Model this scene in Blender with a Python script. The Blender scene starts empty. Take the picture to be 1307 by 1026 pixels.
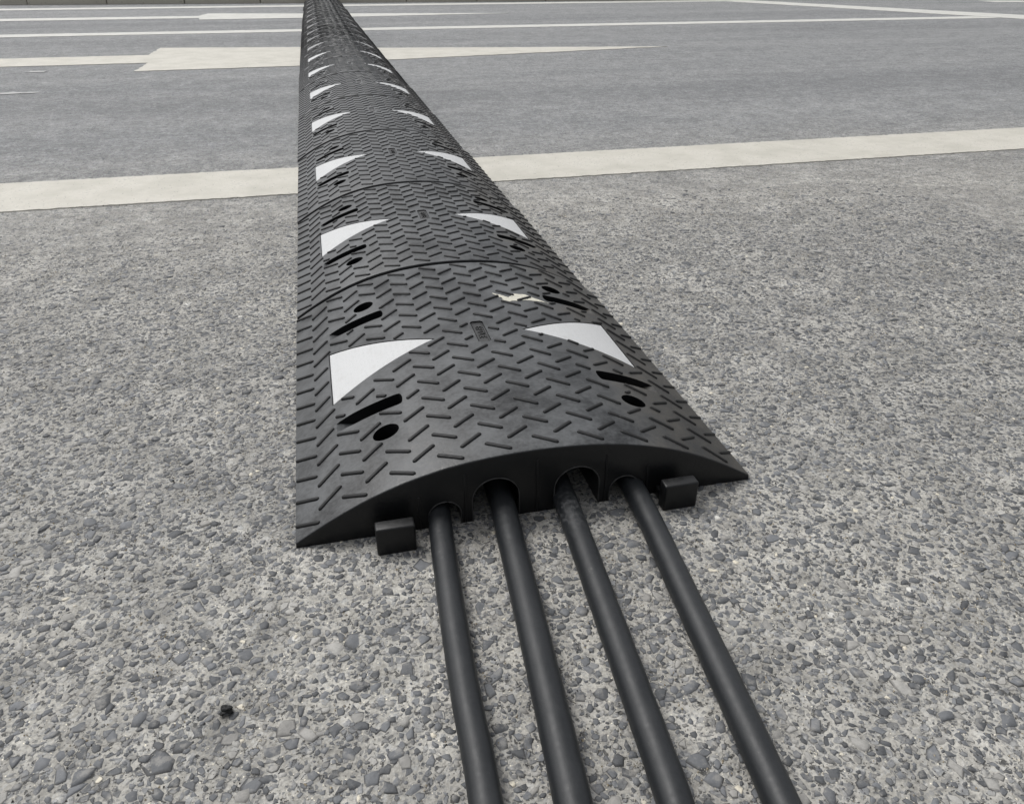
import bpy, bmesh, math, random
import numpy as np
from mathutils import Matrix, Vector

R = math.radians
random.seed(11)
rng = np.random.default_rng(11)
scn = bpy.context.scene
COL = scn.collection

# ------------------------------------------------------------------ camera
cam_d = bpy.data.cameras.new('camera')
cam = bpy.data.objects.new('camera', cam_d)
COL.objects.link(cam)
right = Vector((0.97198, -0.23504, 0.00126))
down = Vector((-0.11839, -0.49421, -0.86124))
fwd = Vector((0.20305, 0.83696, -0.50820))
m = Matrix((right, -down, -fwd)).transposed().to_4x4()
m.translation = Vector((0.0869, -0.7443, 0.6199))
cam.matrix_world = m
cam_d.sensor_fit = 'HORIZONTAL'
cam_d.sensor_width = 36.0
cam_d.lens = 973.73 / 1307 * 36
cam_d.clip_start = 0.02
cam_d.clip_end = 2000
scn.camera = cam

# ------------------------------------------------------------------ sky, sun, exposure
SUN_EL, SUN_AZ = R(58), R(-38)          # azimuth from +Y (away from the camera), negative = left
wd = bpy.data.worlds.new('World')
scn.world = wd
wd.use_nodes = True
wn = wd.node_tree
wn.nodes.clear()
sky = wn.nodes.new('ShaderNodeTexSky')
sky.sky_type = 'NISHITA'
sky.sun_disc = False
sky.sun_elevation = SUN_EL
sky.sun_rotation = SUN_AZ
sky.air_density = 1.0
sky.dust_density = 4.0
sky.ozone_density = 1.0
hs = wn.nodes.new('ShaderNodeHueSaturation')
hs.inputs['Saturation'].default_value = 0.17
bg = wn.nodes.new('ShaderNodeBackground')
bg.inputs['Strength'].default_value = 0.12
wo = wn.nodes.new('ShaderNodeOutputWorld')
wn.links.new(sky.outputs[0], hs.inputs['Color'])
wn.links.new(hs.outputs[0], bg.inputs['Color'])
wn.links.new(bg.outputs[0], wo.inputs['Surface'])

sd = bpy.data.lights.new('sun', 'SUN')
sd.energy = 1.0
sd.angle = R(20)
sd.color = (1.0, 0.985, 0.965)
sun = bpy.data.objects.new('sun', sd)
COL.objects.link(sun)
to_sun = Vector((math.sin(SUN_AZ) * math.cos(SUN_EL), math.cos(SUN_AZ) * math.cos(SUN_EL), math.sin(SUN_EL)))
sun.rotation_euler = to_sun.to_track_quat('Z', 'Y').to_euler()
sun.location = (0, 0, 8)

scn.cycles.max_bounces = 4
scn.cycles.diffuse_bounces = 2
scn.cycles.glossy_bounces = 2
scn.view_settings.view_transform = 'Standard'
scn.view_settings.look = 'None'
scn.view_settings.gamma = 1.0
scn.view_settings.use_curve_mapping = False
scn.view_settings.exposure = 0.55


# ------------------------------------------------------------------ node helpers
class NT:
    def __init__(self, name):
        self.m = bpy.data.materials.new(name)
        self.m.use_nodes = True
        self.t = self.m.node_tree
        self.b = self.t.nodes['Principled BSDF']

    def n(self, kind, **kw):
        nd = self.t.nodes.new(kind)
        for k, v in kw.items():
            if k.startswith('i_'):
                nd.inputs[k[2:].replace('_', ' ')].default_value = v
            else:
                setattr(nd, k, v)
        return nd

    def l(self, a, b):
        self.t.links.new(a, b)

    def val(self, x, sock):
        if isinstance(x, (int, float)):
            sock.default_value = x
        elif isinstance(x, tuple):
            sock.default_value = (*x, 1.0) if len(x) == 3 and len(sock.default_value) == 4 else x
        else:
            self.l(x, sock)

    def math(self, op, a, b=None, clamp=False):
        nd = self.n('ShaderNodeMath', operation=op, use_clamp=clamp)
        self.val(a, nd.inputs[0])
        if b is not None:
            self.val(b, nd.inputs[1])
        return nd.outputs[0]

    def ss(self, x, a, b, lo=0.0, hi=1.0):
        nd = self.n('ShaderNodeMapRange', interpolation_type='SMOOTHSTEP', clamp=True)
        self.val(x, nd.inputs['Value'])
        nd.inputs['From Min'].default_value = a
        nd.inputs['From Max'].default_value = b
        nd.inputs['To Min'].default_value = lo
        nd.inputs['To Max'].default_value = hi
        return nd.outputs[0]

    def mix(self, f, a, b, mode='MIX'):
        nd = self.n('ShaderNodeMix', data_type='RGBA', blend_type=mode)
        self.val(f, nd.inputs[0])
        self.val(a, nd.inputs[6])
        self.val(b, nd.inputs[7])
        return nd.outputs[2]

    def noise(self, vec, scale, detail=4.0, rough=0.55):
        nd = self.n('ShaderNodeTexNoise', i_Scale=scale, i_Detail=detail, i_Roughness=rough)
        self.l(vec, nd.inputs['Vector'])
        return nd.outputs['Fac']

    def noisec(self, vec, scale, detail=2.0):
        nd = self.n('ShaderNodeTexNoise', i_Scale=scale, i_Detail=detail)
        self.l(vec, nd.inputs['Vector'])
        return nd.outputs['Color']

    def vor(self, vec, scale, feature='F1', rnd=1.0):
        nd = self.n('ShaderNodeTexVoronoi', feature=feature, i_Scale=scale, i_Randomness=rnd)
        self.l(vec, nd.inputs['Vector'])
        return nd

    def vmath(self, op, a, b):
        nd = self.n('ShaderNodeVectorMath', operation=op)
        self.val(a, nd.inputs[0])
        if op == 'SCALE':
            self.val(b, nd.inputs['Scale'])
        else:
            self.val(b, nd.inputs[1])
        return nd.outputs[0]

    def pos(self):
        return self.n('ShaderNodeNewGeometry').outputs['Position']

    def objc(self):
        return self.n('ShaderNodeTexCoord').outputs['Object']

    def xyz(self, v):
        nd = self.n('ShaderNodeSeparateXYZ')
        self.l(v, nd.inputs[0])
        return nd.outputs

    def bump(self, h, dist, strength=1.0, prev=None):
        nd = self.n('ShaderNodeBump', i_Strength=strength, i_Distance=dist)
        self.l(h, nd.inputs['Height'])
        if prev is not None:
            self.l(prev, nd.inputs['Normal'])
        return nd.outputs['Normal']


MATRIX_LO, MATRIX_HI = (0.220, 0.212, 0.194), (0.385, 0.372, 0.343)


def mat_asphalt():
    k = NT('asphalt')
    p = k.pos()
    warp = k.vmath('SCALE', k.vmath('SUBTRACT', k.noisec(p, 55.0), (0.5, 0.5, 0.5)), 0.010)
    pw = k.vmath('ADD', p, warp)
    x, y, z = k.xyz(p)
    # matrix (dusty binder)
    nb = k.noise(p, 9.0, 5.0, 0.65)
    nf = k.noise(p, 260.0, 2.0, 0.6)
    base = k.mix(k.ss(k.math('ADD', k.math('MULTIPLY', nb, 0.55), k.math('MULTIPLY', nf, 0.45)), 0.36, 0.64), MATRIX_LO, MATRIX_HI)
    dust = k.ss(k.noise(p, 30.0, 5.0, 0.6), 0.40, 0.66)

    def layer(base, scale, present, e0, e1, lo, hi, cover):
        v = k.vor(pw, scale)
        e = k.vor(pw, scale, 'DISTANCE_TO_EDGE')
        c = k.n('ShaderNodeSeparateColor')
        k.l(v.outputs['Color'], c.inputs[0])
        on = k.math('GREATER_THAN', c.outputs[0], present)
        msk = k.math('MULTIPLY', k.ss(e.outputs['Distance'], e0, e1), on)
        tone = k.mix(c.outputs[1], lo, hi)
        f = k.math('MULTIPLY', msk, k.math('SUBTRACT', 1.0, k.math('MULTIPLY', dust, cover)))
        return k.mix(f, base, tone), msk

    c1, m2 = layer(base, 260.0, 0.45, 0.06, 0.16, (0.095, 0.098, 0.102), (0.33, 0.325, 0.31), 0.35)
    c2, m1 = layer(c1, 105.0, 0.52, 0.10, 0.20, (0.085, 0.089, 0.096), (0.22, 0.223, 0.228), 0.55)
    # grit specks and pits
    v3 = k.vor(p, 520.0)
    c3 = k.n('ShaderNodeSeparateColor')
    k.l(v3.outputs['Color'], c3.inputs[0])
    near = k.ss(v3.outputs['Distance'], 0.42, 0.30)
    spec = k.math('MULTIPLY', k.math('GREATER_THAN', c3.outputs[0], 0.978), near)
    pit = k.math('MULTIPLY', k.math('LESS_THAN', c3.outputs[0], 0.075), near)
    col = k.mix(spec, c2, (0.62, 0.58, 0.48))
    col = k.mix(k.math('MULTIPLY', pit, 0.85), col, (0.045, 0.044, 0.042))
    gate = k.ss(k.noise(p, 48.0, 3.0, 0.6), 0.42, 0.56)
    crev = k.math('MULTIPLY', k.ss(k.noise(pw, 150.0, 3.0, 0.6), 0.575, 0.63), gate)
    col = k.mix(k.math('MULTIPLY', crev, 0.85), col, (0.045, 0.045, 0.045))
    v4 = k.vor(p, 46.0)
    c4 = k.n('ShaderNodeSeparateColor')
    k.l(v4.outputs['Color'], c4.inputs[0])
    n4 = k.ss(v4.outputs['Distance'], 0.24, 0.15)
    col = k.mix(k.math('MULTIPLY', k.math('GREATER_THAN', c4.outputs[0], 0.982), n4), col, (0.52, 0.51, 0.48))
    col = k.mix(k.math('MULTIPLY', k.math('LESS_THAN', c4.outputs[0], 0.020), n4), col, (0.05, 0.05, 0.05))
    # beyond the stop line the wearing course is older, greyer and bluer, with polished wheel tracks
    far = k.ss(k.math('ADD', y, k.math('MULTIPLY', k.noise(p, 3.0, 3.0), 0.3)), 1.3, 2.7)
    col = k.mix(k.math('MULTIPLY', far, 0.34), col, (0.188, 0.196, 0.212))
    mp = k.n('ShaderNodeMapping')
    mp.inputs['Scale'].default_value = (0.22, 1.7, 1.0)
    k.l(p, mp.inputs['Vector'])
    streak = k.noise(mp.outputs[0], 1.3, 5.0, 0.6)
    col = k.mix(1.0, col, k.mix(streak, (0.62, 0.635, 0.66), (1.36, 1.35, 1.32)), 'MULTIPLY')
    # wheel tracks polished darker by traffic
    wob = k.math('ADD', y, k.math('MULTIPLY', k.math('SUBTRACT', k.noise(mp.outputs[0], 2.0, 3.0, 0.6), 0.5), 0.9))
    for ty, tw, amt in ((3.25, 0.55, 0.24), (8.2, 0.5, 0.18), (6.3, 0.5, 0.14), (0.55, 0.25, 0.05)):
        d_ = k.math('ABSOLUTE', k.math('SUBTRACT', wob, ty))
        col = k.mix(k.ss(d_, tw, 0.0, 0.0, amt), col, (0.07, 0.072, 0.078))
    g5 = k.noise(p, 62.0, 2.0, 0.8)
    col = k.mix(k.ss(g5, 0.57, 0.70, 0.0, 0.55), col, (0.40, 0.40, 0.39))
    col = k.mix(k.ss(g5, 0.42, 0.30, 0.0, 0.60), col, (0.075, 0.076, 0.08))
    col = k.mix(k.math('MULTIPLY', far, 0.9), col, k.mix(1.0, col, (0.850, 0.872, 0.905), 'MULTIPLY'))
    blotch = k.noise(p, 2.2, 4.0, 0.6)
    col = k.mix(1.0, col, k.mix(blotch, (0.84, 0.84, 0.84), (1.14, 1.14, 1.13)), 'MULTIPLY')
    g6 = k.noise(p, 11.0, 4.0, 0.8)
    col = k.mix(1.0, col, k.mix(k.ss(g6, 0.36, 0.64), (0.90, 0.90, 0.90), (1.09, 1.09, 1.09)), 'MULTIPLY')
    mot = k.noise(p, 34.0, 3.0, 0.7)
    col = k.mix(1.0, col, k.mix(k.ss(mot, 0.30, 0.70), (0.84, 0.84, 0.84), (1.16, 1.16, 1.16)), 'MULTIPLY')
    k.l(col, k.b.inputs['Base Color'])
    k.b.inputs['Roughness'].default_value = 0.82
    k.b.inputs['Specular IOR Level'].default_value = 0.35
    h = k.math('ADD', k.math('MULTIPLY', m1, 0.45), k.math('MULTIPLY', nf, 0.9))
    h = k.math('SUBTRACT', h, k.math('MULTIPLY', crev, 0.9))
    k.l(k.bump(h, 0.0017, 1.0), k.b.inputs['Normal'])
    return k.m


def mat_stone():
    k = NT('aggregate_stone')
    p = k.pos()
    a = k.n('ShaderNodeVertexColor', layer_name='tone')
    n1 = k.noise(p, 420.0, 4.0, 0.6)
    col = k.mix(1.0, a.outputs['Color'], k.mix(n1, (0.72, 0.72, 0.72), (1.28, 1.28, 1.27)), 'MULTIPLY')
    d = k.math('MULTIPLY', k.ss(k.noise(p, 75.0, 5.0, 0.65), 0.50, 0.66), 0.55)
    col = k.mix(d, col, (0.28, 0.270, 0.250))
    k.l(col, k.b.inputs['Base Color'])
    k.b.inputs['Roughness'].default_value = 0.66
    k.b.inputs['Specular IOR Level'].default_value = 0.4
    k.l(k.bump(n1, 0.0006, 0.7), k.b.inputs['Normal'])
    return k.m


def mat_rubber(name, base, dusty, dust_amt, rough, crest=False, spec=0.36):
    k = NT(name)
    p = k.pos()
    g = k.n('ShaderNodeNewGeometry')
    nz = k.xyz(g.outputs['Normal'])[2]
    up = k.ss(nz, 0.55, 0.85)
    n1 = k.noise(p, 14.0, 7.0, 0.62)
    n2 = k.noise(p, 160.0, 5.0, 0.65)
    d = k.ss(k.math('ADD', k.math('MULTIPLY', n1, 0.65), k.math('MULTIPLY', n2, 0.35)), 0.30, 0.70)
    d = k.math('MULTIPLY', k.math('MULTIPLY', d, up), dust_amt)
    x, y, z = k.xyz(p)
    if name == 'cable_rubber':      # dusty scrape where the third cable leaves its arch
        dist = k.n('ShaderNodeVectorMath', operation='DISTANCE')
        k.l(p, dist.inputs[0])
        dist.inputs[1].default_value = (0.333, -0.035, 0.03)
        d = k.math('ADD', d, k.math('MULTIPLY', k.ss(dist.outputs['Value'], 0.06, 0.01), k.ss(n2, 0.44, 0.66, 0.0, 0.8)), clamp=True)
    if crest:
        x, y, z = k.xyz(p)
        band = k.ss(z, 0.0905, 0.0955)
        yy = k.ss(y, 1.5, 6.5)
        chalk = k.ss(k.noise(p, 26.0, 6.0, 0.7), 0.45, 0.62)
        chm = k.math('MULTIPLY', k.math('MULTIPLY', band, yy), k.math('MULTIPLY', chalk, 0.60))
        mud = k.ss(k.math('ADD', x, k.math('MULTIPLY', n1, 0.16)), 0.48, 0.60)
        col = k.mix(d, base, k.mix(mud, dusty, (0.082, 0.075, 0.064)))
        col = k.mix(chm, col, (0.34, 0.34, 0.33))
    else:
        col = k.mix(d, base, dusty)
    sc = k.ss(k.noise(p, 55.0, 8.0, 0.75), 0.62, 0.72)
    col = k.mix(k.math('MULTIPLY', sc, k.math('MULTIPLY', up, 0.35)), col, (0.13, 0.128, 0.122))
    nick = k.ss(k.noise(k.vmath('MULTIPLY', p, (1.0, 1.0, 3.2)), 42.0, 6.0, 0.72), 0.63, 0.71, 0.0, 0.30)
    col = k.mix(nick, col, (0.050, 0.049, 0.047))
    k.l(col, k.b.inputs['Base Color'])
    r = k.math('ADD', k.math('MULTIPLY', n2, 0.25), rough - 0.12)
    k.l(k.math('ADD', r, k.math('MULTIPLY', d, 0.25)), k.b.inputs['Roughness'])
    k.b.inputs['Specular IOR Level'].default_value = spec
    b1 = k.bump(n2, 0.0006, 0.5)
    k.l(k.bump(k.noise(p, 28.0, 3.0), 0.0012, 0.5, b1), k.b.inputs['Normal'])
    return k.m


def mat_reflector():
    k = NT('white_reflective_film')
    p = k.objc()
    v = k.vor(p, 430.0, 'DISTANCE_TO_EDGE', 0.8)
    cell = k.ss(v.outputs['Distance'], 0.02, 0.10)
    n1 = k.noise(p, 60.0, 6.0, 0.7)
    col = k.mix(cell, (0.42, 0.425, 0.425), (0.50, 0.505, 0.505))
    col = k.mix(k.ss(n1, 0.52, 0.72, 0, 0.55), col, (0.40, 0.395, 0.38))
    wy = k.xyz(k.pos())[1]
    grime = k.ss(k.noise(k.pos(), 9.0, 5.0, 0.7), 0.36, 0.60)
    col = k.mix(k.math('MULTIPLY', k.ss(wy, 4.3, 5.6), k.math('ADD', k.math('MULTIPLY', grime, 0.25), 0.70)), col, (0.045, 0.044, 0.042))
    k.l(col, k.b.inputs['Base Color'])
    k.b.inputs['Roughness'].default_value = 0.38
    k.l(k.bump(cell, 0.0003, 0.4), k.b.inputs['Normal'])
    return k.m


def mat_paint(name, lo, hi):
    k = NT(name)
    p = k.pos()
    n1 = k.noise(p, 7.0, 8.0, 0.65)
    n2 = k.noise(p, 130.0, 5.0, 0.7)
    col = k.mix(k.ss(n1, 0.3, 0.7), lo, hi)
    wear = k.ss(k.math('ADD', k.math('MULTIPLY', n1, 0.4), k.math('MULTIPLY', n2, 0.6)), 0.545, 0.66, 0, 0.70)
    col = k.mix(wear, col, (0.27, 0.265, 0.25))
    v3 = k.vor(p, 260.0)
    c3 = k.n('ShaderNodeSeparateColor')
    k.l(v3.outputs['Color'], c3.inputs[0])
    pit = k.math('MULTIPLY', k.math('GREATER_THAN', c3.outputs[0], 0.985), k.ss(v3.outputs['Distance'], 0.5, 0.35))
    col = k.mix(pit, col, (0.08, 0.08, 0.078))
    k.l(col, k.b.inputs['Base Color'])
    k.b.inputs['Roughness'].default_value = 0.7
    k.l(k.bump(n2, 0.002, 0.8), k.b.inputs['Normal'])
    return k.m


def mat_concrete():
    k = NT('stained_concrete')
    p = k.pos()
    n1 = k.noise(p, 1.8, 8.0, 0.7)
    n2 = k.noise(p, 30.0, 6.0, 0.7)
    col = k.mix(n1, (0.36, 0.335, 0.28), (0.58, 0.55, 0.47))
    col = k.mix(k.ss(n2, 0.55, 0.75, 0, 0.6), col, (0.10, 0.092, 0.075))
    k.l(col, k.b.inputs['Base Color'])
    k.b.inputs['Roughness'].default_value = 0.9
    k.l(k.bump(n2, 0.01, 0.6), k.b.inputs['Normal'])
    return k.m


def mat_soil():
    k = NT('dry_soil')
    p = k.pos()
    col = k.mix(k.noise(p, 1.1, 9.0, 0.7), (0.07, 0.075, 0.04), (0.19, 0.165, 0.115))
    k.l(col, k.b.inputs['Base Color'])
    k.b.inputs['Roughness'].default_value = 0.95
    return k.m


M = dict(
    asphalt=mat_asphalt(), stone=mat_stone(),
    rubber=mat_rubber('ramp_rubber', (0.0048, 0.0051, 0.0055), (0.122, 0.127, 0.131), 0.78, 0.34, True),
    bar=mat_rubber('tread_rubber', (0.0065, 0.0068, 0.0072), (0.040, 0.040, 0.040), 0.22, 0.56, True, 0.28),
    lug=mat_rubber('lug_rubber', (0.005, 0.0053, 0.0057), (0.04, 0.04, 0.04), 0.30, 0.40),
    rim=mat_rubber('moulding_flash', (0.030, 0.030, 0.029), (0.09, 0.088, 0.084), 0.6, 0.6),
    plate=mat_rubber('plate_rubber', (0.010, 0.0105, 0.011), (0.080, 0.080, 0.080), 0.70, 0.46),
    cable=mat_rubber('cable_rubber', (0.0115, 0.0130, 0.0148), (0.058, 0.060, 0.062), 0.24, 0.44),
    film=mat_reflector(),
    cream=mat_paint('cream_road_paint', (0.40, 0.385, 0.335), (0.50, 0.48, 0.425)),
    white=mat_paint('white_road_paint', (0.42, 0.415, 0.385), (0.52, 0.515, 0.48)),
    faded=mat_paint('faded_road_paint', (0.29, 0.29, 0.285), (0.36, 0.36, 0.35)),
    scuff=mat_paint('paint_scuff', (0.42, 0.40, 0.33), (0.56, 0.54, 0.46)),
    concrete=mat_concrete(), soil=mat_soil(),
)


def mesh_obj(name, verts, faces, mat, parent=None, smooth=False, sharp=None):
    me = bpy.data.meshes.new(name)
    me.from_pydata([tuple(v) for v in verts], [], faces)
    if smooth:
        me.shade_smooth()
        if sharp:
            me.set_sharp_from_angle(angle=R(sharp))
    me.materials.append(mat)
    me.update()
    o = bpy.data.objects.new(name, me)
    COL.objects.link(o)
    o.parent = parent
    return o


def tag(o, label=None, cat=None, group=None, kind=None):
    if label: o['label'] = label
    if cat: o['category'] = cat
    if group: o['group'] = group
    if kind: o['kind'] = kind
    return o


def empty(name, loc=(0, 0, 0)):
    o = bpy.data.objects.new(name, None)
    o.empty_display_size = 0.05
    o.location = loc
    COL.objects.link(o)
    return o


# ------------------------------------------------------------------ ground, road, markings
S = 600
g = mesh_obj('ground', [(-S, -S, -0.03), (S, -S, -0.03), (S, S, -0.03), (-S, S, -0.03)], [(0, 1, 2, 3)], M['soil'])
tag(g, kind='structure')


def kerb_y(x):
    return 11.545 - 0.087 * x


road = mesh_obj('road', [(-70, -14, 0), (70, -14, 0), (70, kerb_y(70) + .1, 0), (-70, kerb_y(-70) + .1, 0)], [(0, 1, 2, 3)], M['asphalt'])
tag(road, kind='structure')


def ragged(poly, step, amp, z):
    """closed outline with small irregular edges, as one thin slab face"""
    out = []
    n = len(poly)
    for i in range(n):
        a, b = Vector(poly[i]), Vector(poly[(i + 1) % n])
        L = (b - a).length
        k = max(1, int(L / step))
        t = (b - a) / L
        nrm = Vector((-t.y, t.x))
        for j in range(k):
            q = a.lerp(b, j / k)
            if j:
                q = q + nrm * random.gauss(0, amp)
            out.append((q.x, q.y, z))
    return out


def marking(name, poly, mat, label, step=0.03, amp=0.003, z=0.003):
    vs = ragged(poly, step, amp, z)
    nv = len(vs)
    low = [(x, y, -0.002) for x, y, _ in vs]
    faces = [tuple(range(nv))] + [(i, i + nv, (i + 1) % nv + nv, (i + 1) % nv)[::-1] for i in range(nv)]
    me = bpy.data.meshes.new(name)
    bm = bmesh.new()
    bv = [bm.verts.new(v) for v in vs + low]
    for f in faces:
        bm.faces.new([bv[i] for i in f])
    bmesh.ops.recalc_face_normals(bm, faces=bm.faces)
    bm.to_mesh(me)
    bm.free()
    me.materials.append(mat)
    o = bpy.data.objects.new(name, me)
    COL.objects.link(o)
    o.parent = road
    o['label'] = label
    return o


def strip(x0, y0a, y0b, x1, y1a, y1b):
    return [(x0, y0a), (x1, y1a), (x1, y1b), (x0, y0b)]


marking('road_line', strip(-30, 1.54, 1.86, 30, 1.66, 1.99), M['cream'],
        'broad cream painted line crossing under the cable ramp', 0.012, 0.0018)
marking('road_arrow', [(-20, 4.76), (-0.93, 4.965), (-0.945, 4.56), (0.05, 4.60), (0.56, 4.78), (2.72, 5.14), (0.56, 5.53),
                       (0.05, 5.70), (-0.985, 5.88), (-0.995, 5.42), (-20, 5.22)], M['cream'],
        'large cream lane arrow pointing right beyond the broad line', 0.04, 0.004)
marking('road_line', strip(-30, 6.93, 7.17, 7.45, 7.04, 7.30), M['white'],
        'thin white lane line between the two arrows', 0.05, 0.004)
marking('road_arrow', [(-20, 8.75), (-1.02, 8.88), (-1.0, 8.66), (0.05, 8.68), (2.4, 8.92), (0.05, 9.36), (-1.0, 9.60),
                       (-1.06, 9.22), (-20, 9.09)], M['white'],
        'smaller looking white lane arrow in the far lane', 0.05, 0.004)
marking('road_line', strip(-30, 10.74, 11.10, 6.2, 10.62, 10.96), M['white'],
        'white edge line running along the far kerb', 0.06, 0.004)
marking('road_line', [(6.05, 10.98), (6.02, 10.56), (7.57, 6.84), (8.3, 5.1), (8.75, 5.2), (8.03, 7.34), (7.2, 9.13), (6.42, 10.96)], M['white'],
        'diagonal white line joining the far lines at right', 0.05, 0.004, 0.0045)
marking('road_line', [(9.75, 9.62), (14, 8.9), (14, 9.25), (9.75, 9.98)], M['white'],
        'short stretch of white line at the far right', 0.05, 0.004)
marking('road_line', [(-1.56, 4.655), (-1.46, 4.645), (-1.45, 4.70), (-1.55, 4.715)], M['faded'],
        'tiny white paint dash left of the large arrow', 0.03, 0.006)
marking('road_line', [(-1.62, 3.76), (-1.40, 3.80), (-1.27, 3.82), (-1.28, 3.845), (-1.5, 3.86), (-1.62, 3.86)], M['faded'],
        'faded white paint smear in front of the large arrow', 0.03, 0.010)

# far kerb of separate stones
def bevel_box(name, x0, x1, y0, y1, z0, z1, bev, mat, parent=None, seg=2):
    bm = bmesh.new()
    bmesh.ops.create_cube(bm, size=1.0)
    for v in bm.verts:
        v.co = Vector((x0 + (v.co.x + .5) * (x1 - x0), y0 + (v.co.y + .5) * (y1 - y0), z0 + (v.co.z + .5) * (z1 - z0)))
    bmesh.ops.bevel(bm, geom=list(bm.edges), offset=bev, segments=seg, affect='EDGES', profile=0.5)
    me = bpy.data.meshes.new(name)
    bm.to_mesh(me)
    bm.free()
    me.shade_smooth()
    me.set_sharp_from_angle(angle=R(40))
    me.materials.append(mat)
    o = bpy.data.objects.new(name, me)
    COL.objects.link(o)
    o.parent = parent
    return o


kw = empty('kerb', (0, kerb_y(0), 0))
kw.rotation_euler = (0, 0, math.atan(-0.087))
tag(kw, 'stained brown concrete kerb along the far road edge', 'kerb')
k0 = bevel_box('kerb_stone', -0.496, 0.496, 0.0, 0.30, -0.1, 0.22, 0.015, M['concrete'], kw)
k0.location.x = -14.0
for i in range(1, 32):
    c = k0.copy()
    COL.objects.link(c)
    c.parent = kw
    c.location = (-14.0 + i * 1.0, random.gauss(0, 0.008), random.gauss(0, 0.006))
    c.rotation_euler.z = random.gauss(0, 0.004)


# ------------------------------------------------------------------ exposed aggregate (real stones set in the binder)
def visible(x, y):
    v = Vector((x, y, 0)) - m.translation
    d = v.dot(fwd)
    if d < 0.1:
        return False
    u, w = v.dot(right) / d, v.dot(down) / d
    return abs(u) < 0.80 and w < 0.72


def build_aggregate():
    cell = 0.02
    grid = {}
    stones = []

    def free(x, y, r):
        cx, cy = int(x // cell), int(y // cell)
        for i in range(cx - 2, cx + 3):
            for j in range(cy - 2, cy + 3):
                for (a, b, q) in grid.get((i, j), ()):
                    if (a - x) ** 2 + (b - y) ** 2 < (r + q) ** 2 * 0.80:
                        return False
        return True

    def put(x, y, r):
        grid.setdefault((int(x // cell), int(y // cell)), []).append((x, y, r))
        stones.append((x, y, r))

    put(-0.116, -0.262, 0.0125)
    radii = np.sort(np.clip(np.exp(rng.normal(math.log(0.0025), 0.43, 115000)), 0.0012, 0.0088))[::-1]
    for r in radii:
        y = -0.62 + 2.0 * rng.random() ** 1.35
        x = -0.85 + 2.65 * rng.random()
        if y > 0.75 and rng.random() < (y - 0.75) / 0.65:
            continue
        if 0.012 < x < 0.588 and y > 0.012:
            continue
        if not visible(x, y):
            continue
        if free(x, y, float(r)):
            put(x, y, float(r))
    n = len(stones)
    st = np.array(stones)
    K = 6
    ang = np.linspace(0, 2 * np.pi, K, endpoint=False)[None, :] + rng.uniform(-0.34, 0.34, (n, K))
    rad = 1 + rng.uniform(-0.42, 0.30, (n, K))
    el = rng.uniform(1.0, 1.65, n)[:, None]
    th = rng.uniform(0, np.pi, n)[:, None]
    lx = np.cos(ang) * rad * np.sqrt(el)
    ly = np.sin(ang) * rad / np.sqrt(el)
    dx = (lx * np.cos(th) - ly * np.sin(th)) * st[:, 2:3]
    dy = (lx * np.sin(th) + ly * np.cos(th)) * st[:, 2:3]
    hgt = np.clip(st[:, 2] * rng.uniform(0.04, 0.26, n), 0.0003, 0.0015)[:, None]
    tx, ty = rng.normal(0, 0.09, (n, 1)), rng.normal(0, 0.09, (n, 1))
    V = np.zeros((n, 2 * K + 1, 3))
    edge_shade = (rng.random(n) < 0.55)[:, None] & (rng.random((n, K)) < 0.62)     # dark arcs round a stone: its edge shadow painted into the vertex colour
    flare = np.where(edge_shade, 1.34, 1.06)
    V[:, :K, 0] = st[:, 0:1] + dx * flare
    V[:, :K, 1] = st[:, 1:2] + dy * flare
    V[:, :K, 2] = np.where(edge_shade, 0.00025, -0.0006)
    V[:, K:2 * K, 0] = st[:, 0:1] + dx * 0.93
    V[:, K:2 * K, 1] = st[:, 1:2] + dy * 0.93
    V[:, K:2 * K, 2] = hgt * rng.uniform(0.85, 1.1, (n, K)) + (tx * dx + ty * dy)
    V[:, 2 * K, 0] = st[:, 0]
    V[:, 2 * K, 1] = st[:, 1]
    V[:, 2 * K, 2] = hgt[:, 0] * rng.uniform(0.92, 1.12, n)
    idx = np.arange(n)[:, None] * (2 * K + 1)
    i = np.arange(K)
    j = (i + 1) % K
    t1 = np.stack([i, j, j + K], 1)
    t2 = np.stack([i, j + K, i + K], 1)
    t3 = np.stack([i + K, j + K, np.full(K, 2 * K)], 1)
    loc = np.concatenate([t1, t2, t3])
    F = (idx[:, :, None] + loc[None]).reshape(-1, 3)
    me = bpy.data.meshes.new('road_aggregate')
    me.vertices.add(n * (2 * K + 1))
    me.vertices.foreach_set('co', V.reshape(-1).astype(np.float32))
    me.loops.add(F.size)
    me.loops.foreach_set('vertex_index', F.reshape(-1).astype(np.int32))
    me.polygons.add(len(F))
    me.polygons.foreach_set('loop_start', (np.arange(len(F)) * 3).astype(np.int32))
    me.update(calc_edges=True)
    tone = np.zeros((n, 4))
    base = rng.uniform(0.062, 0.150, n)
    tone[:, 0] = base * 0.955
    tone[:, 1] = base * 0.995
    tone[:, 2] = base * 1.055
    tone[:, 3] = 1
    sel = rng.random(n)
    lt = sel > 0.86
    b2 = rng.uniform(0.20, 0.33, n)
    tone[lt, :3] = (b2[:, None] * np.array([1.0, 0.975, 0.92]))[lt]
    wh = (sel > 0.985) & (st[:, 2] < 0.004)
    tone[wh, :3] = (0.55, 0.51, 0.42)
    tone[0, :3] = (0.085, 0.089, 0.095)
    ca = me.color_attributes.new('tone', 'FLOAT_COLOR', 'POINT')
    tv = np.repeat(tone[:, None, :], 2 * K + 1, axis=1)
    tv[:, :K, :3] = np.where(edge_shade[:, :, None], 0.022, tv[:, :K, :3])
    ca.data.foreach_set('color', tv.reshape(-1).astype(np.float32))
    me.materials.append(M['stone'])
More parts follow.
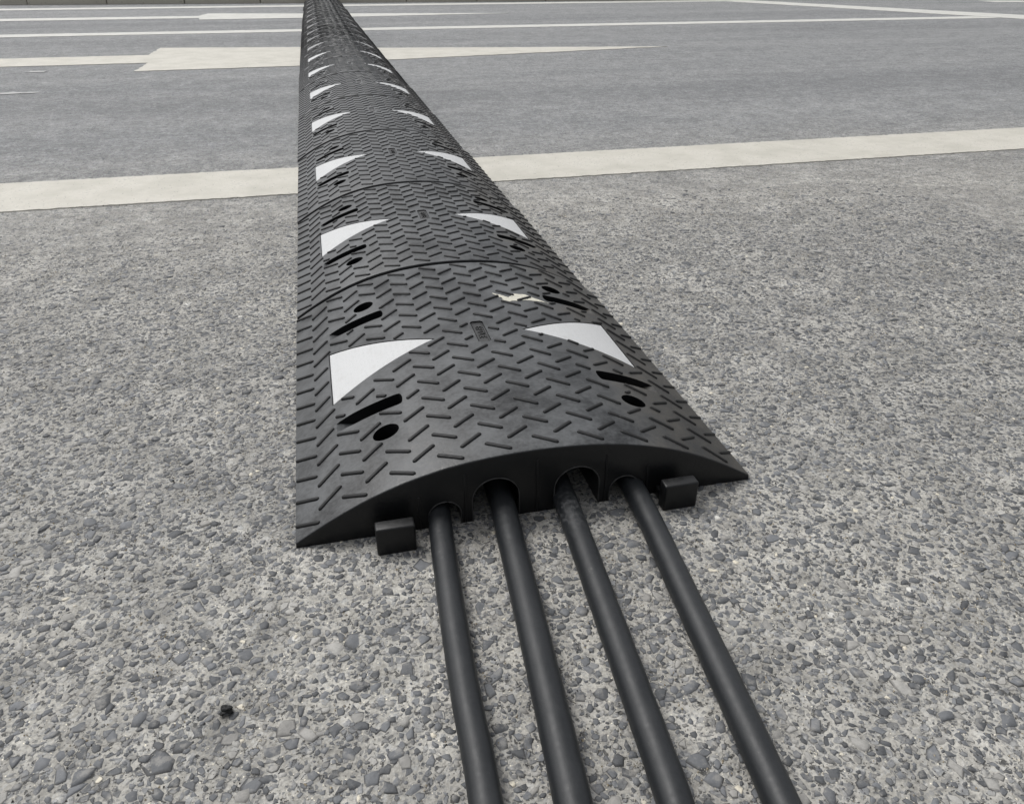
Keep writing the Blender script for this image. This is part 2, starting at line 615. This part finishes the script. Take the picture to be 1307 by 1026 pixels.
    o = bpy.data.objects.new('road_aggregate', me)
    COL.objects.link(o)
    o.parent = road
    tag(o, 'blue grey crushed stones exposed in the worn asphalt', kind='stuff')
    return n


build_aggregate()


def build_grit():
    """loose sand grains swept into the pits of the asphalt"""
    pts, cols = [], []
    while len(pts) < 11000:
        y = -0.62 + 1.9 * rng.random() ** 1.4
        x = -0.8 + 2.5 * rng.random()
        if not visible(x, y) or (0.0 < x < 0.6 and y > -0.005):
            continue
        for _ in range(int(rng.integers(1, 9))):
            pts.append((x + rng.normal(0, 0.006), y + rng.normal(0, 0.006), rng.uniform(0.0005, 0.0016)))
            t = rng.random()
            cols.append((0.62, 0.58, 0.50) if t > .62 else (0.36, 0.30, 0.21) if t > .30 else (0.05, 0.048, 0.045))
    P = np.array(pts)
    n = len(P)
    base = np.array([(1, 0, 0), (-.5, .87, 0), (-.5, -.87, 0), (0, 0, 1.2)])
    r = P[:, 2]
    a = rng.uniform(0, 6.28, n)
    V = np.zeros((n, 4, 3))
    jit = rng.uniform(0.6, 1.3, (n, 4))
    V[:, :, 0] = P[:, 0:1] + (base[:, 0] * np.cos(a)[:, None] - base[:, 1] * np.sin(a)[:, None]) * r[:, None] * jit
    V[:, :, 1] = P[:, 1:2] + (base[:, 0] * np.sin(a)[:, None] + base[:, 1] * np.cos(a)[:, None]) * r[:, None] * jit
    V[:, :, 2] = base[:, 2] * r[:, None] * jit + 0.0003
    F = (np.arange(n)[:, None, None] * 4 + np.array([(0, 1, 3), (1, 2, 3), (2, 0, 3)])[None]).reshape(-1, 3)
    me = bpy.data.meshes.new('loose_grit')
    me.from_pydata(V.reshape(-1, 3).tolist(), [], F.tolist())
    ca = me.color_attributes.new('tone', 'FLOAT_COLOR', 'POINT')
    c4 = np.concatenate([np.array(cols), np.ones((n, 1))], 1)
    ca.data.foreach_set('color', np.repeat(c4, 4, axis=0).reshape(-1).astype(np.float32))
    me.materials.append(M['stone'])
    o = bpy.data.objects.new('loose_grit', me)
    COL.objects.link(o)
    tag(o, 'fine pale sand grains lying in the asphalt pits', 'grit', kind='stuff')


build_grit()

# ------------------------------------------------------------------ cable ramp module
LEN, WID = 0.675, 0.6


def prof(x):
    t = (x - 0.3) / 0.3
    return 0.0965 - 0.06283 * t ** 2 - 0.04862 * t ** 4 + 0.02171 * t ** 6


def slope(x):
    return (prof(x + 1e-4) - prof(x - 1e-4)) / 2e-4


TRI_Y, TRI_H, TRI_X, TIP_X = 0.347, 0.0825, 0.0590, 0.221
TRI_SHIFT = 0.007
SLOT_Y, SLOT_W = (0.195, 0.496), 0.0148
HOLE = ((0.125, 0.124), (0.125, 0.551))
LOGO = (0.2885, 0.3095, 0.309, 0.388)


def arch(cx, r, wall, n=14):
    pts = [(cx + r, 0.0)]
    for i in range(n + 1):
        a = math.pi * i / n
        pts.append((cx + r * math.cos(a), wall + r * math.sin(a)))
    pts.append((cx - r, 0.0))
    return pts


def section():
    N = 64
    top = []
    for i in range(N + 1):
        x = 0.6 * i / N
        top.append((x, prof(x)))
    bot = [(WID, 0.0)]
    for cx, r, w in ((0.418, 0.0205, 0.0165), (0.353, 0.0300, 0.032), (0.247, 0.0300, 0.032), (0.182, 0.0205, 0.0165)):
        bot += arch(cx, r, w)
    bot.append((0.0, 0.0))
    return top, bot


def tri_solid(bm, side, grow, zlo, zhi, zoff_top_surface=True):
    """triangular pad that follows the curved top; side 0 = left, 1 = right"""
    n = 16
    x0, x1 = TRI_X - grow, TIP_X + grow * 2.0
    ring = []
    for i in range(n + 1):
        x = x0 + (x1 - x0) * i / n
        h = max(0.0004, (TRI_H + grow * 1.6) * (1 - i / n))
        X = x if side == 0 else WID - TRI_SHIFT - x
        ring.append([bm.verts.new((X, TRI_Y - h, prof(X) + zlo)), bm.verts.new((X, TRI_Y + h, prof(X) + zlo)),
                     bm.verts.new((X, TRI_Y + h, prof(X) + zhi)), bm.verts.new((X, TRI_Y - h, prof(X) + zhi))])
    for a, b in zip(ring, ring[1:]):
        for k in range(4):
            bm.faces.new((a[k], a[(k + 1) % 4], b[(k + 1) % 4], b[k]))
    bm.faces.new(ring[0])
    bm.faces.new(ring[-1][::-1])


def prism(bm, poly, z0f, z1):
    lo = [bm.verts.new((x, y, z0f(x))) for x, y in poly]
    hi = [bm.verts.new((x, y, z1)) for x, y in poly]
    n = len(poly)
    for i in range(n):
        bm.faces.new((lo[i], lo[(i + 1) % n], hi[(i + 1) % n], hi[i]))
    bm.faces.new(lo[::-1])
    bm.faces.new(hi)


def build_body_mesh():
    top, bot = section()
    sec = top + bot
    nt, ns = len(top), len(sec)
    L = LEN - 0.0055
    rows = [(0.0, 0.0024), (0.0005, 0.0012), (0.0012, 0.0005), (0.0026, 0.0), (L - 0.0050, 0.0), (L - 0.0026, 0.0008), (L - 0.0010, 0.0024), (L, 0.0050)]
    bm = bmesh.new()
    rings = []
    for y, ins in rows:
        ring = []
        for k, (x, z) in enumerate(sec):
            if k < nt:
                s = slope(min(max(x, .002), .598))
                nl = math.hypot(1, s)
                ring.append(bm.verts.new((min(max(x + s / nl * ins, 0.0), WID), y, z - ins / nl)))
            else:
                ring.append(bm.verts.new((x, y, z)))
        rings.append(ring)
    for a, b in zip(rings, rings[1:]):
        for k in range(ns):
            k2 = (k + 1) % ns
            bm.faces.new((a[k], b[k], b[k2], a[k2]))
    bm.faces.new(rings[0])
    bm.faces.new(rings[-1][::-1])
    bmesh.ops.remove_doubles(bm, verts=bm.verts, dist=1e-6)
    bmesh.ops.recalc_face_normals(bm, faces=bm.faces)
    me = bpy.data.meshes.new('body_raw')
    bm.to_mesh(me)
    bm.free()
    # cutters
    bm = bmesh.new()
    for side in (0, 1):
        tri_solid(bm, side, 0.0019, -0.0024, 0.03)
        mx = (lambda x: x) if side == 0 else (lambda x: WID - x)
        for hx, hy in HOLE:
            prism(bm, [(mx(hx) + 0.0178 * math.cos(a), hy + 0.0168 * math.sin(a)) for a in np.linspace(0, 2 * np.pi, 28, endpoint=False)], lambda x: 0.010, 0.2)
        for sy in SLOT_Y:
            xs = [0.0575, 0.066, 0.085, 0.110, 0.148]
            pl = [(x, sy - SLOT_W * f) for x, f in zip(xs, (0.55, 0.85, 1, 1, 1))]
            for a in np.linspace(-np.pi / 2, np.pi / 2, 9)[1:-1]:
                pl.append((0.1505 + 0.0050 * math.cos(a), sy + SLOT_W * math.sin(a)))
            pl += [(x, sy + SLOT_W * f) for x, f in zip(xs[::-1], (1, 1, 1, .85, .55))]
            fl = lambda x: float(np.interp(x if side == 0 else WID - x, [0.055, 0.062, 0.082, 0.16], [0.0435, 0.0425, 0.037, 0.026]))
            prism(bm, [(mx(x), y) for x, y in pl], fl, 0.2)
    x0, x1, y0, y1 = LOGO
    c = 0.004
    prism(bm, [(x0 + c, y0), (x1 - c, y0), (x1, y0 + c), (x1, y1 - c), (x1 - c, y1), (x0 + c, y1), (x0, y1 - c), (x0, y0 + c)], lambda x: 0.0935, 0.2)
    bmesh.ops.triangulate(bm, faces=bm.faces)
    bmesh.ops.recalc_face_normals(bm, faces=bm.faces)
    mc = bpy.data.meshes.new('cut_raw')
    bm.to_mesh(mc)
    bm.free()
    a = bpy.data.objects.new('a_raw', me)
    b = bpy.data.objects.new('b_raw', mc)
    COL.objects.link(a)
    COL.objects.link(b)
    md = a.modifiers.new('cut', 'BOOLEAN')
    md.operation = 'DIFFERENCE'
    md.solver = 'EXACT'
    md.object = b
    dg = bpy.context.evaluated_depsgraph_get()
    res = bpy.data.meshes.new_from_object(a.evaluated_get(dg))
    res.name = 'body'
    for o in (a, b):
        bpy.data.objects.remove(o)
    bpy.data.meshes.remove(me)
    bpy.data.meshes.remove(mc)
    res.shade_smooth()
    res.set_sharp_from_angle(angle=R(32))
    res.materials.clear()
    res.materials.append(M['rubber'])
    return res


def build_bar_mesh():
    """raised rounded bar along local X, unit length 37 mm"""
    Lb, w, h = 0.0370, 0.0031, 0.0034
    nc = 6
    xs = [(-.5, 0.12), (-.485, .55), (-.455, .88), (-.41, 1.0), (.41, 1.0), (.455, .88), (.485, .55), (.5, .12)]
    vs, fs = [], []
    for fx, s in xs:
        for i in range(nc + 1):
            a = math.pi * i / nc
            ca, sa = math.cos(a), math.sin(a)
            vs.append((fx * Lb, w * s * (abs(ca) ** .75) * (1 if ca > 0 else -1), h * (0.35 + .65 * s) * sa ** .7 - 0.0007))
    for r in range(len(xs) - 1):
        for i in range(nc):
            a = r * (nc + 1) + i
            fs.append((a, a + 1, a + nc + 2, a + nc + 1))
    me = bpy.data.meshes.new('tread_bar')
    me.from_pydata(vs, [], [f[::-1] for f in fs])
    bm = bmesh.new()
    bm.from_mesh(me)
    bmesh.ops.recalc_face_normals(bm, faces=bm.faces)
    # open shell: make sure it faces up
    if sum(f.normal.z for f in bm.faces) < 0:
        bmesh.ops.reverse_faces(bm, faces=bm.faces)
    bm.to_mesh(me)
    bm.free()
    me.shade_smooth()
    me.materials.append(M['bar'])
    return me


def blocked(x, y):
    if y < 0.0055 or y > LEN - 0.012 or x < 0.0 or x > WID:
        return True
    mxx = min(x, WID - x)
    mt_ = x if x < 0.3 else WID - TRI_SHIFT - x
    if TRI_X - 0.0035 < mt_ < TIP_X + 0.004:
        h = TRI_H * (1 - (mt_ - TRI_X) / (TIP_X - TRI_X)) + 0.0045
        if abs(y - TRI_Y) < h:
            return True
    for hx, hy in HOLE:
        if math.hypot(mxx - hx, y - hy) < 0.0225:
            return True
    for sy in SLOT_Y:
        if 0.058 < mxx < 0.160 and abs(y - sy) < SLOT_W + 0.004:
            return True
    if LOGO[0] - 0.004 < x < LOGO[1] + 0.004 and LOGO[2] - 0.004 < y < LOGO[3] + 0.004:
        return True
    return False


def bar_layout():
    out = []
    rs = random.Random(5)
    for k in range(20):
        cx = 0.0160 + 0.02990 * k
        sgn = -1 if k % 2 == 0 else 1
        y = 0.0205 if k % 2 == 0 else 0.0447
        while y < LEN:
            a = sgn * R(36 + rs.gauss(0, 0.8))
            L = 0.0370 * rs.uniform(0.97, 1.02)
            n = 26
            best, run = None, []
            for i in range(n + 1):
                s = (i / n - 0.5) * L
                px, py = cx + s * math.cos(a), y + s * math.sin(a)
                if not blocked(px, py):
                    run.append(s)
                    if best is None or run[-1] - run[0] > best[1] - best[0]:
                        best = (run[0], run[-1])
                else:
                    run = []
            if best and best[1] - best[0] > 0.008:
                mid, l = (best[0] + best[1]) / 2, best[1] - best[0]
                X, Y = cx + mid * math.cos(a), y + mid * math.sin(a)
                s = slope(min(max(X, .004), .596))
                tx = Vector((1, 0, s)).normalized()
                ty = Vector((0, 1, 0))
                nz = tx.cross(ty)
                # direction whose plan angle is a, kept in the tangent plane
                d = (Vector((math.cos(a), math.sin(a), s * math.cos(a)))).normalized()
                e = nz.cross(d).normalized()
                mt = Matrix((d, e, nz)).transposed().to_4x4()
                mt.translation = Vector((X, Y, prof(X) - 0.0002))
                stretch = l / 0.0370 * math.hypot(1, s * math.cos(a))
                out.append(mt @ Matrix.Diagonal((stretch, 1, 1, 1)))
            y += 0.0483
    return out


BODY = build_body_mesh()
BAR = build_bar_mesh()
LAYOUT = bar_layout()


def joined_tread():
    nv = len(BAR.vertices)
    co = np.empty(nv * 3, np.float32)
    BAR.vertices.foreach_get('co', co)
    co = np.c_[co.reshape(-1, 3), np.ones(nv)]
    V, F = [], []
    fs = [list(p.vertices) for p in BAR.polygons]
    for i, mt in enumerate(LAYOUT):
        V.append((co @ np.array(mt).T)[:, :3])
        F += [[a + i * nv for a in f] for f in fs]
    me = bpy.data.meshes.new('tread')
    me.from_pydata(np.concatenate(V).tolist(), [], F)
    me.shade_smooth()
    me.materials.append(M['bar'])
    return me


TREAD = joined_tread()


def film_mesh(side):
    bm = bmesh.new()
    tri_solid(bm, side, 0.0, -0.0028, -0.0008)
    bmesh.ops.recalc_face_normals(bm, faces=bm.faces)
    me = bpy.data.meshes.new('reflector')
    bm.to_mesh(me)
    bm.free()
    me.shade_smooth()
    me.set_sharp_from_angle(angle=R(35))
    me.materials.append(M['film'])
    return me


FILM = [film_mesh(0), film_mesh(1)]


def plate_mesh():
    """raised rim inside the recessed name plate"""
    x0, x1, y0, y1 = LOGO
    bm = bmesh.new()

    def loop(ins, z, c):
        a, b, p, q = x0 + ins, x1 - ins, y0 + ins, y1 - ins
        return [bm.verts.new(v + (z,)) for v in ((a + c, p), (b - c, p), (b, p + c), (b, q - c), (b - c, q), (a + c, q), (a, q - c), (a, p + c))]

    zf = 0.0931
    ls = [loop(0.0018, zf, .003), loop(0.0022, 0.0950, .003), loop(0.0032, 0.0950, .0026), loop(0.0036, 0.0941, .0026)]
    for a, b in zip(ls, ls[1:]):
        for i in range(8):
            bm.faces.new((a[i], a[(i + 1) % 8], b[(i + 1) % 8], b[i]))
    bm.faces.new(ls[-1])
    bmesh.ops.recalc_face_normals(bm, faces=bm.faces)
    if sum(f.normal.z * f.calc_area() for f in bm.faces) < 0:
        bmesh.ops.reverse_faces(bm, faces=bm.faces)
    me = bpy.data.meshes.new('name_plate')
    bm.to_mesh(me)
    bm.free()
    me.materials.append(M['plate'])
    return me


def text_mesh():
    cu = bpy.data.curves.new('letters', 'FONT')
    cu.body = 'EPTLE'
    cu.size = 0.0155
    cu.extrude = 0.0008
    cu.space_character = 1.12
    cu.align_x = 'CENTER'
    cu.align_y = 'CENTER'
    cu.resolution_u = 2
    o = bpy.data.objects.new('letters_raw', cu)
    COL.objects.link(o)
    dg = bpy.context.evaluated_depsgraph_get()
    me = bpy.data.meshes.new_from_object(o.evaluated_get(dg))
    bpy.data.objects.remove(o)
    me.name = 'lettering'
    me.transform(Matrix.Translation(((LOGO[0] + LOGO[1]) / 2, (LOGO[2] + LOGO[3]) / 2, 0.0948)) @ Matrix.Rotation(R(-90), 4, 'Z'))
    me.materials.clear()
    me.materials.append(M['plate'])
    return me


PLATE, TEXT = plate_mesh(), text_mesh()


def lug(parent, x0, x1):
    o = bevel_box('connector_lug', x0, x1, -0.0375, -0.0195, -0.001, 0.0385, 0.0026, M['lug'], parent, 3)
    bevel_box('lug_tongue', x0 + 0.004, x1 - 0.004, -0.0205, 0.004, -0.001, 0.013, 0.0015, M['lug'], o)
    return o


def arch_rim(parent, cx, r, wall):
    pts = [(cx + r, 0.001)] + [(cx + r, wall * t) for t in (0.3, 0.6)] + [(cx + r * math.cos(math.pi * i / 18), wall + r * math.sin(math.pi * i / 18)) for i in range(19)]
    pts += [(cx - r, wall * t) for t in (0.6, 0.3)] + [(cx - r, 0.001)]
    vs, fs = [], []
    for i, (x, z) in enumerate(pts):
        a, b = pts[max(i - 1, 0)], pts[min(i + 1, len(pts) - 1)]
        tx, tz = b[0] - a[0], b[1] - a[1]
        l = math.hypot(tx, tz)
        nx, nz = tz / l, -tx / l
        q = 0.00085 * (1 + 0.35 * math.sin(i * 2.1) + random.uniform(-.25, .25))
        for j in range(6):
            t = 2 * math.pi * j / 6
            vs.append((x + nx * math.cos(t) * q, -0.0003 + math.sin(t) * q, z + nz * math.cos(t) * q))
    for i in range(len(pts) - 1):
        for j in range(6):
            a, b = i * 6 + j, i * 6 + (j + 1) % 6
            fs.append((a, b, b + 6, a + 6))
    return mesh_obj('arch_rim', vs, fs, M['rim'], parent, True)


def child(name, me, parent):
    o = bpy.data.objects.new(name, me)
    COL.objects.link(o)
    o.parent = parent
    return o


JOINT = [0.0, 0.672, 1.292, 2.000, 2.745, 3.490, 4.165, 4.785, 5.405, 5.960, 6.500]
while len(JOINT) < 21:
    JOINT.append(JOINT[-1] + 0.655)


def drift(v):
    return 0.0007 * v * v


ORD = ['', 'second', 'third', 'fourth', 'fifth', 'sixth', 'seventh', 'eighth', 'ninth', 'tenth', 'eleventh', 'twelfth',
       'thirteenth', 'fourteenth', 'fifteenth', 'sixteenth', 'seventeenth', 'eighteenth', 'nineteenth', 'twentieth']
rj = random.Random(3)
for i in range(20):
    v0, v1 = JOINT[i], JOINT[i + 1]
    r = empty('cable_ramp_module', (drift(v0), v0, 0))
    r.rotation_euler.z = -math.atan((drift(v1) - drift(v0)) / (v1 - v0)) + (rj.gauss(0, 0.0022) if i else 0)
    if i:
        r.location.x += rj.gauss(0, 0.0018)
        lift = 0.0019 + abs(rj.gauss(0, 0.0007))      # each section rocks a little: its near end stands proud of the joint
        r.location.z = lift
        r.rotation_euler.x = -math.atan(lift / (v1 - v0))
    r.scale = (1 - 0.0155 * (v0 + v1) / 2 if i else 1, (v1 - v0) / LEN, 1)
    if i == 0:
        lab = 'nearest black rubber cable ramp section with four cables entering its open end'
    elif i == 19:
        lab = 'twentieth black rubber cable ramp section from the cables, the farthest'
    else:
        lab = ORD[i] + ' black rubber cable ramp section counting from the four cables'
    tag(r, lab, 'cable ramp', 'black rubber cable ramp sections laid end to end across the road')
    child('body', BODY, r)
    for side in (0, 1):
        child('reflector', FILM[side], r)
    if i < 3:
        for mt in LAYOUT:
            b = child('tread_bar', BAR, r)
            b.matrix_local = mt
    else:
        t = child('tread', TREAD, r)
        t['kind'] = 'stuff'
    pl = child('name_plate', PLATE, r)
    if i < 3:
        child('lettering', TEXT, pl)
    if i == 0:
        for ax, ar, aw in ((0.418, 0.0205, 0.0165), (0.353, 0.0300, 0.032), (0.247, 0.0300, 0.032), (0.182, 0.0205, 0.0165)):
            arch_rim(r, ax, ar, aw)
        for rx, rz in ((0.2085, 0.074), (0.3000, 0.082), (0.3915, 0.074), (0.1510, 0.050), (0.4490, 0.050)):
            bevel_box('mould_rib', rx - 0.0013, rx + 0.0013, -0.0016, 0.0010, 0.001, rz, 0.0004, M['lug'], r, 1)
        lug(r, 0.0945, 0.1415)
        lug(r, 0.4585, 0.5045)
        # cream paint rubbed off on the rubber beside the far right slot
        pts = [(0.352, 0.503), (0.366, 0.492), (0.378, 0.483), (0.384, 0.492), (0.391, 0.500), (0.412, 0.501), (0.424, 0.490), (0.434, 0.481),
               (0.448, 0.470), (0.436, 0.472), (0.418, 0.474), (0.405, 0.472), (0.394, 0.468), (0.384, 0.468), (0.371, 0.461), (0.360, 0.466), (0.366, 0.478), (0.357, 0.490)]
        fine = []
        for a, b in zip(pts, pts[1:] + pts[:1]):
            for q in range(4):
                t = q / 4
                fine.append((a[0] + (b[0] - a[0]) * t + rj.gauss(0, .0008), a[1] + (b[1] - a[1]) * t + rj.gauss(0, .0010)))
        bm = bmesh.new()
        vv = [bm.verts.new((x, y, 0)) for x, y in fine]
        bm.faces.new(vv)
        bmesh.ops.triangulate(bm, faces=bm.faces)
        bmesh.ops.subdivide_edges(bm, edges=bm.edges, cuts=2, use_grid_fill=True)
        for v in bm.verts:
            v.co.z = prof(v.co.x) + 0.00035
        bmesh.ops.recalc_face_normals(bm, faces=bm.faces)
        if sum(f.normal.z for f in bm.faces) < 0:
            bmesh.ops.reverse_faces(bm, faces=bm.faces)
        me = bpy.data.meshes.new('paint_scuff')
        bm.to_mesh(me)
        bm.free()
        me.materials.append(M['scuff'])
        ps = child('paint_scuff', me, r)
        ps['label'] = 'smear of cream paint rubbed onto the black rubber'


# ------------------------------------------------------------------ cables
def catmull(pts, n):
    P = [Vector(p) for p in pts]
    P = [P[0] * 2 - P[1]] + P + [P[-1] * 2 - P[-2]]
    out = []
    for i in range(1, len(P) - 2):
        for k in range(n):
            t = k / n
            a, b, c, d = P[i - 1:i + 3]
            out.append(0.5 * ((2 * b) + (c - a) * t + (2 * a - 5 * b + 4 * c - d) * t * t + (3 * b - a - 3 * c + d) * t ** 3))
    out.append(P[-2])
    return out


def cable(path, r, label):
    c = catmull(path, 14)
    K = 22
    vs, fs = [], []
    ph = random.random() * 9
    for i, p in enumerate(c):
        t = (c[min(i + 1, len(c) - 1)] - c[max(i - 1, 0)]).normalized()
        sx = t.cross(Vector((0, 0, 1))).normalized()
        sz = sx.cross(t)
        rr = r * (1 + 0.010 * math.sin(i * 0.9 + ph) + 0.006 * math.sin(i * 2.3 + ph))
        for k in range(K):
            a = 2 * math.pi * k / K
            vs.append(p + sx * math.cos(a) * rr + sz * math.sin(a) * rr)
    for i in range(len(c) - 1):
        for k in range(K):
            a, b = i * K + k, i * K + (k + 1) % K
            fs.append((a, b, b + K, a + K))
    fs.append(tuple(range(K))[::-1])
    fs.append(tuple(range((len(c) - 1) * K, len(c) * K)))
    o = mesh_obj('power_cable', vs, fs, M['cable'], None, True, 60)
    bm = bmesh.new()
    bm.from_mesh(o.data)
    bmesh.ops.recalc_face_normals(bm, faces=bm.faces)
    bm.to_mesh(o.data)
    bm.free()
    tag(o, label, 'cable', 'black cables running into the open ramp end')
    return o


CAB = [
    (0.0145, [(0.180, 0.60), (0.178, 0.20), (0.176, 0.03), (0.170, -0.06), (0.163, -0.17), (0.158, -0.27), (0.155, -0.37), (0.142, -0.55), (0.12, -0.9), (0.05, -1.8), (-0.10, -3.2)],
     'thinnest black cable, leftmost of the four, leaving the small left arch'),
    (0.0163, [(0.250, 0.60), (0.255, 0.20), (0.257, 0.03), (0.251, -0.06), (0.243, -0.17), (0.234, -0.28), (0.225, -0.385), (0.210, -0.55), (0.18, -0.9), (0.11, -1.8), (-0.02, -3.2)],
     'thick black cable, second from left, leaving the left large arch'),
    (0.0155, [(0.350, 0.60), (0.343, 0.20), (0.338, 0.03), (0.333, -0.06), (0.325, -0.17), (0.316, -0.29), (0.307, -0.405), (0.293, -0.55), (0.27, -0.9), (0.21, -1.8), (0.10, -3.2)],
     'black cable with a dusty top, third from left, leaving the right large arch'),
    (0.0152, [(0.425, 0.60), (0.430, 0.20), (0.431, 0.03), (0.427, -0.06), (0.417, -0.17), (0.405, -0.30), (0.392, -0.43), (0.378, -0.55), (0.35, -0.9), (0.30, -1.8), (0.22, -3.2)],
     'black cable farthest right, leaving the small right arch'),
]
for r_, pa, lb in CAB:
    cable([(x, y, r_ + 0.0006) for x, y in pa], r_, lb)

# ------------------------------------------------------------------ loose black pebble
bm = bmesh.new()
bmesh.ops.create_icosphere(bm, subdivisions=3, radius=1.0)
rp = random.Random(8)
for v in bm.verts:
    n_ = 1 + 0.30 * math.sin(v.co.x * 3.1 + 1) * math.cos(v.co.y * 2.7 + v.co.z * 2) + 0.16 * math.sin(v.co.y * 6 + v.co.z * 5) + rp.uniform(-.05, .05)
    v.co = Vector((v.co.x * 0.0062 * n_, v.co.y * 0.0052 * n_, v.co.z * 0.0042 * n_))
me = bpy.data.meshes.new('loose_stone')
bm.to_mesh(me)
bm.free()
me.materials.append(M['bar'])
pb = bpy.data.objects.new('loose_stone', me)
COL.objects.link(pb)
pb.location = (-0.063, -0.222, 0.0040)
tag(pb, 'small loose black lump lying on the asphalt left of the cables', 'stone')
